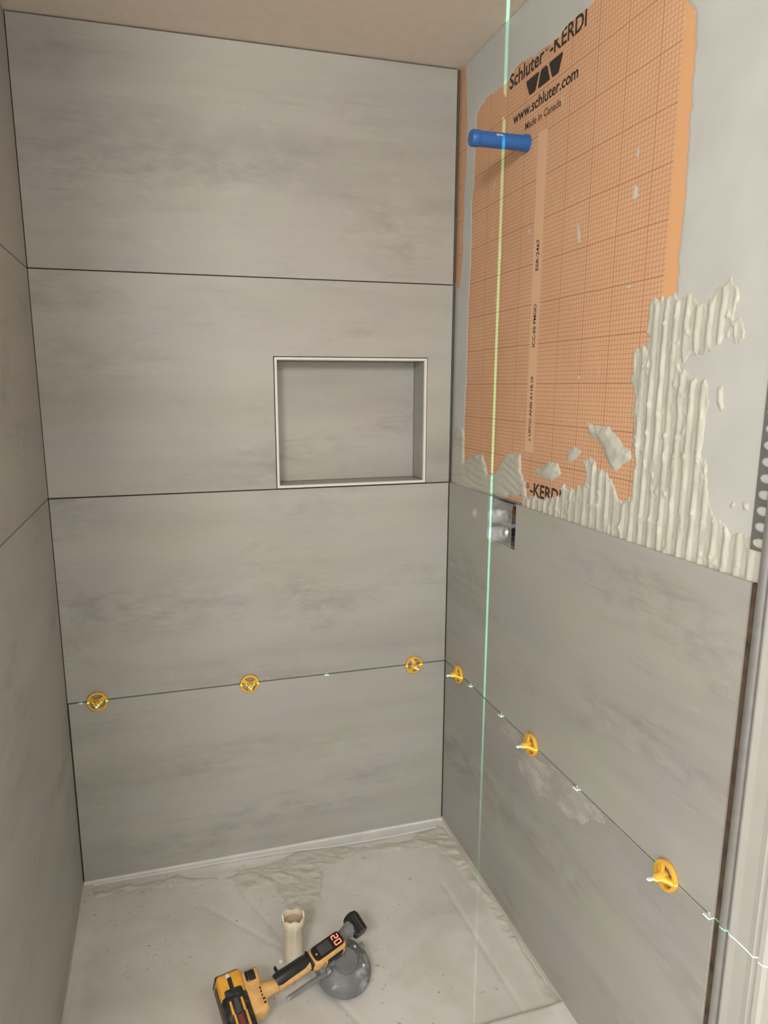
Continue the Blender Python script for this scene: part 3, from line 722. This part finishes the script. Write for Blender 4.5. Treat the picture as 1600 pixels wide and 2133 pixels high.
tube('release_lever', [(-0.045, 0.004, 0.034), (-0.075, 0.006, 0.033), (-0.12, 0.009, 0.030), (-0.165, 0.011, 0.026), (-0.172, 0.0115, 0.025)], [0.008, 0.0065, 0.006, 0.0062, 0.004], 'cup', tool, flat=0.6)
box('mounting_bracket', (-0.075, 0.005, 0.022), (0.012, 0.052, 0.046), 'cup', tool, 0.006, 2)
box('bracket_ear', (-0.060, -0.004, 0.020), (-0.048, 0.012, 0.052), 'cup', tool, 0.003, 1)
head = box('head_housing', (-0.090, 0.016, 0.040), (0.012, 0.064, 0.082), 't_tan', tool, 0.012, 3)
prism('display_panel', [(-0.039 + (0.031 if math.cos(a) > 0 else -0.031) + 0.0145 * math.copysign(abs(math.cos(a)) ** 0.6, math.cos(a)), 0.0415 + 0.0175 * math.copysign(abs(math.sin(a)) ** 0.6, math.sin(a)), 0.0812) for a in (2 * math.pi * (i + 0.5) / 32 for i in range(32))], (0, 0, 0.0022), 't_gloss', head)
box('display_key', (-0.066, 0.030, 0.0832), (-0.030, 0.055, 0.0842), 't_key', head, 0.0004, 1)
lathe('indicator', [(0.0022, 0.0836), (0.0018, 0.0843)], 'white_tab', head, seg=10, origin=(-0.075, 0.040, 0))
tmw = Matrix(((0, 1, 0, -0.0195), (-1, 0, 0, 0.0540), (0, 0, 1, 0.0839), (0, 0, 0, 1)))
bm = bmesh.new()
SEG = {'a': (0.5, 2, 1), 'b': (1, 1.5, 0), 'c': (1, 0.5, 0), 'd': (0.5, 0, 1), 'e': (0, 0.5, 0), 'f': (0, 1.5, 0), 'g': (0.5, 1, 1)}
for dgt, ox in (('abged', 0.0), ('abcdef', 0.0145)):
    for c in dgt:
        sx_, sy_, hor = SEG[c]; L_, t_ = 0.0088, 0.0010
        cx, cy = ox + sx_ * L_, sy_ * L_; dx_, dy_ = (L_ / 2 - 0.0002, t_) if hor else (t_, L_ / 2 - 0.0002)
        add_box(bm, (cx - dx_, cy - dy_, 0.0), (cx + dx_, cy + dy_, 0.0004), mat=tmw)
finish(bm, 'led_digits', 'led', head)
box('side_window', (-0.058, 0.0135, 0.048), (0.000, 0.0175, 0.072), 't_gloss', head, 0.003, 2)
for x in (-0.056, -0.002): box('window_clip', (x - 0.002, 0.0125, 0.045), (x + 0.002, 0.0180, 0.074), 't_tan', head, 0.0008, 1)
box('head_band', (-0.094, 0.024, 0.045), (-0.088, 0.064, 0.079), 't_grip', head, 0.004, 2)
tube('motor_neck', [(0.008, 0.044, 0.058), (0.030, 0.050, 0.058), (0.050, 0.052, 0.056)], [0.017, 0.015, 0.020], 'cup', tool)
bm = bmesh.new(); seg = 36
rings = []
for hh, r, ribs in ((-0.028, 0.015, 0), (-0.026, 0.021, 1), (0.018, 0.0235, 1), (0.026, 0.020, 1), (0.030, 0.012, 0)):
    rings.append([bm.verts.new((0.0676 + (r - (0.0025 if ribs and i % 3 == 0 else 0)) * math.cos(2 * math.pi * i / seg), 0.0525 + hh, 0.058 + (r - (0.0025 if ribs and i % 3 == 0 else 0)) * math.sin(2 * math.pi * i / seg))) for i in range(seg)])
for a, b in zip(rings, rings[1:]):
    for i in range(seg): bm.faces.new((a[i], a[(i + 1) % seg], b[(i + 1) % seg], b[i]))
bm.faces.new(rings[0]); bm.faces.new(rings[-1])
finish(bm, 'ribbed_motor_cap', 't_grip', tool)
box('motor_end_plate', (0.066, 0.026, 0.030), (0.094, 0.062, 0.062), 't_tan', tool, 0.009, 2)
tube('handle_core', [(-0.085, 0.043, 0.056), (-0.110, 0.040, 0.054), (-0.150, 0.041, 0.053), (-0.185, 0.045, 0.052)], [0.016, 0.0145, 0.014, 0.0155], 't_tan', tool, seg=18)
tube('rubber_grip', [(-0.086, 0.050, 0.061), (-0.110, 0.049, 0.062), (-0.150, 0.050, 0.061), (-0.176, 0.051, 0.060), (-0.186, 0.051, 0.058)], [0.0135, 0.0165, 0.0165, 0.0175, 0.0155], 't_grip', tool, seg=18)
box('trigger_tab', (-0.173, 0.060, 0.050), (-0.167, 0.082, 0.062), 't_grip', tool, 0.002, 1)
# battery end: local frame turned a little against the handle
bq = Matrix.Translation((-0.215, 0.055, 0)) @ Matrix.Rotation(math.radians(-11.5), 4, 'Z')
def bbox(name, e1, e2, c, mat, parent, bev=0.004, seg=2):
    return box(name, (e1[0], -e2[1], c[0]), (e1[1], -e2[0], c[1]), mat, parent, bev, seg, bq)
tube('neck', [(-0.180, 0.047, 0.050), (-0.196, 0.049, 0.048), (-0.222, 0.055, 0.044)], [0.0165, 0.0155, 0.022], 't_tan', tool, seg=18)
foot = bbox('battery_mount', (-0.045, 0.0), (-0.056, 0.047), (0.002, 0.058), 't_tan', tool, 0.009, 3)
for k in range(5): bbox('vent_slot', (-0.0125, -0.0065), (-0.006 + k * 0.0085, -0.0015 + k * 0.0085), (0.0572, 0.0586), 't_grip', foot, 0.0004, 1)
bat = bbox('battery_pack', (-0.104, -0.041), (-0.066, 0.078), (-0.010, 0.060), 't_yellow', tool, 0.009, 3)
bbox('end_cap', (-0.1045, -0.046), (-0.0675, -0.054), (0.000, 0.056), 't_black', bat, 0.004, 2)
bbox('release_latch', (-0.036, -0.012), (-0.050, -0.026), (0.0565, 0.0615), 't_gloss', foot, 0.003, 2)
for k in range(3): bbox('latch_ridge', (-0.031 + k * 0.007, -0.029 + k * 0.007), (-0.047, -0.029), (0.0605, 0.0632), 't_key', foot, 0.0006, 1)
bbox('cover_shell', (-0.1050, -0.0400), (-0.018, 0.0800), (0.0000, 0.0640), 't_black', bat, 0.013, 3)
bbox('cover_shoulder', (-0.098, -0.047), (-0.030, 0.0), (0.050, 0.0630), 't_black', bat, 0.010, 3)
bbox('latch_channel', (-0.079, -0.069), (-0.052, -0.010), (0.0575, 0.0625), 't_grip', bat, 0.001, 1)
bbox('latch_tip', (-0.081, -0.072), (-0.060, -0.051), (0.0575, 0.0635), 'white_tab', bat, 0.001, 1)
for e in (-0.088, -0.060):
    bbox('stripe', (e - 0.0028, e + 0.0028), (0.000, 0.030), (0.0630, 0.0650), 't_yellow', bat, 0.0008, 1)
    bbox('stripe', (e - 0.0008, e + 0.0048), (0.030, 0.066), (0.0630, 0.0650), 't_yellow', bat, 0.0008, 1)
bbox('centre_plate', (-0.080, -0.068), (-0.004, 0.030), (0.0630, 0.0655), 't_key', bat, 0.001, 1)
bbox('red_mark', (-0.080, -0.068), (0.034, 0.060), (0.0635, 0.0652), 'red', bat, 0.0005, 1)
bbox('side_seam', (-0.1055, -0.1020), (-0.050, 0.060), (0.010, 0.040), 't_grip', bat, 0.001, 1)

# ---------------------------------------------------------------- crumbs on the pan
def pan_z(x, y): return float(floor_h(np.array([x]), np.array([y]))[0])
bm = bmesh.new()
def crumb(bm, x, y, r):
    z = pan_z(x, y); a0 = random.random() * 6
    ring = [bm.verts.new((x + r * (0.7 + 0.6 * random.random()) * math.cos(a0 + k * 1.257), y + r * (0.7 + 0.6 * random.random()) * math.sin(a0 + k * 1.257), z - 0.0005)) for k in range(5)]
    t = bm.verts.new((x, y, z + r * 0.7))
    for k in range(5): bm.faces.new((ring[k], ring[(k + 1) % 5], t))
for i in range(110):
    c = random.choice(((0.10, -0.18, 0.10), (0.2, -0.33, 0.10), (0.95, -0.45, 0.18), (0.6, -0.4, 0.35), (0.3, -0.12, 0.12), (0.9, -0.65, 0.1)))
    x = random.gauss(c[0], c[2] * 0.6); y = random.gauss(c[1], c[2] * 0.5)
    if 0.02 < x < W - 0.02 and -0.77 < y < -0.02: crumb(bm, x, y, random.uniform(0.0008, 0.0028))
stuff(finish(bm, 'mortar_crumbs', 'dirt', floor))
ch = lathe('white_chip', [(0.002, 0.0), (0.006, 0.003), (0.0055, 0.006), (0.002, 0.008)], 'white', None, seg=10)
ch.location = (0.545, -0.452, pan_z(0.545, -0.452)); tag(ch, 'tiny bright white chip at the foot of the drain pipe', 'chip')
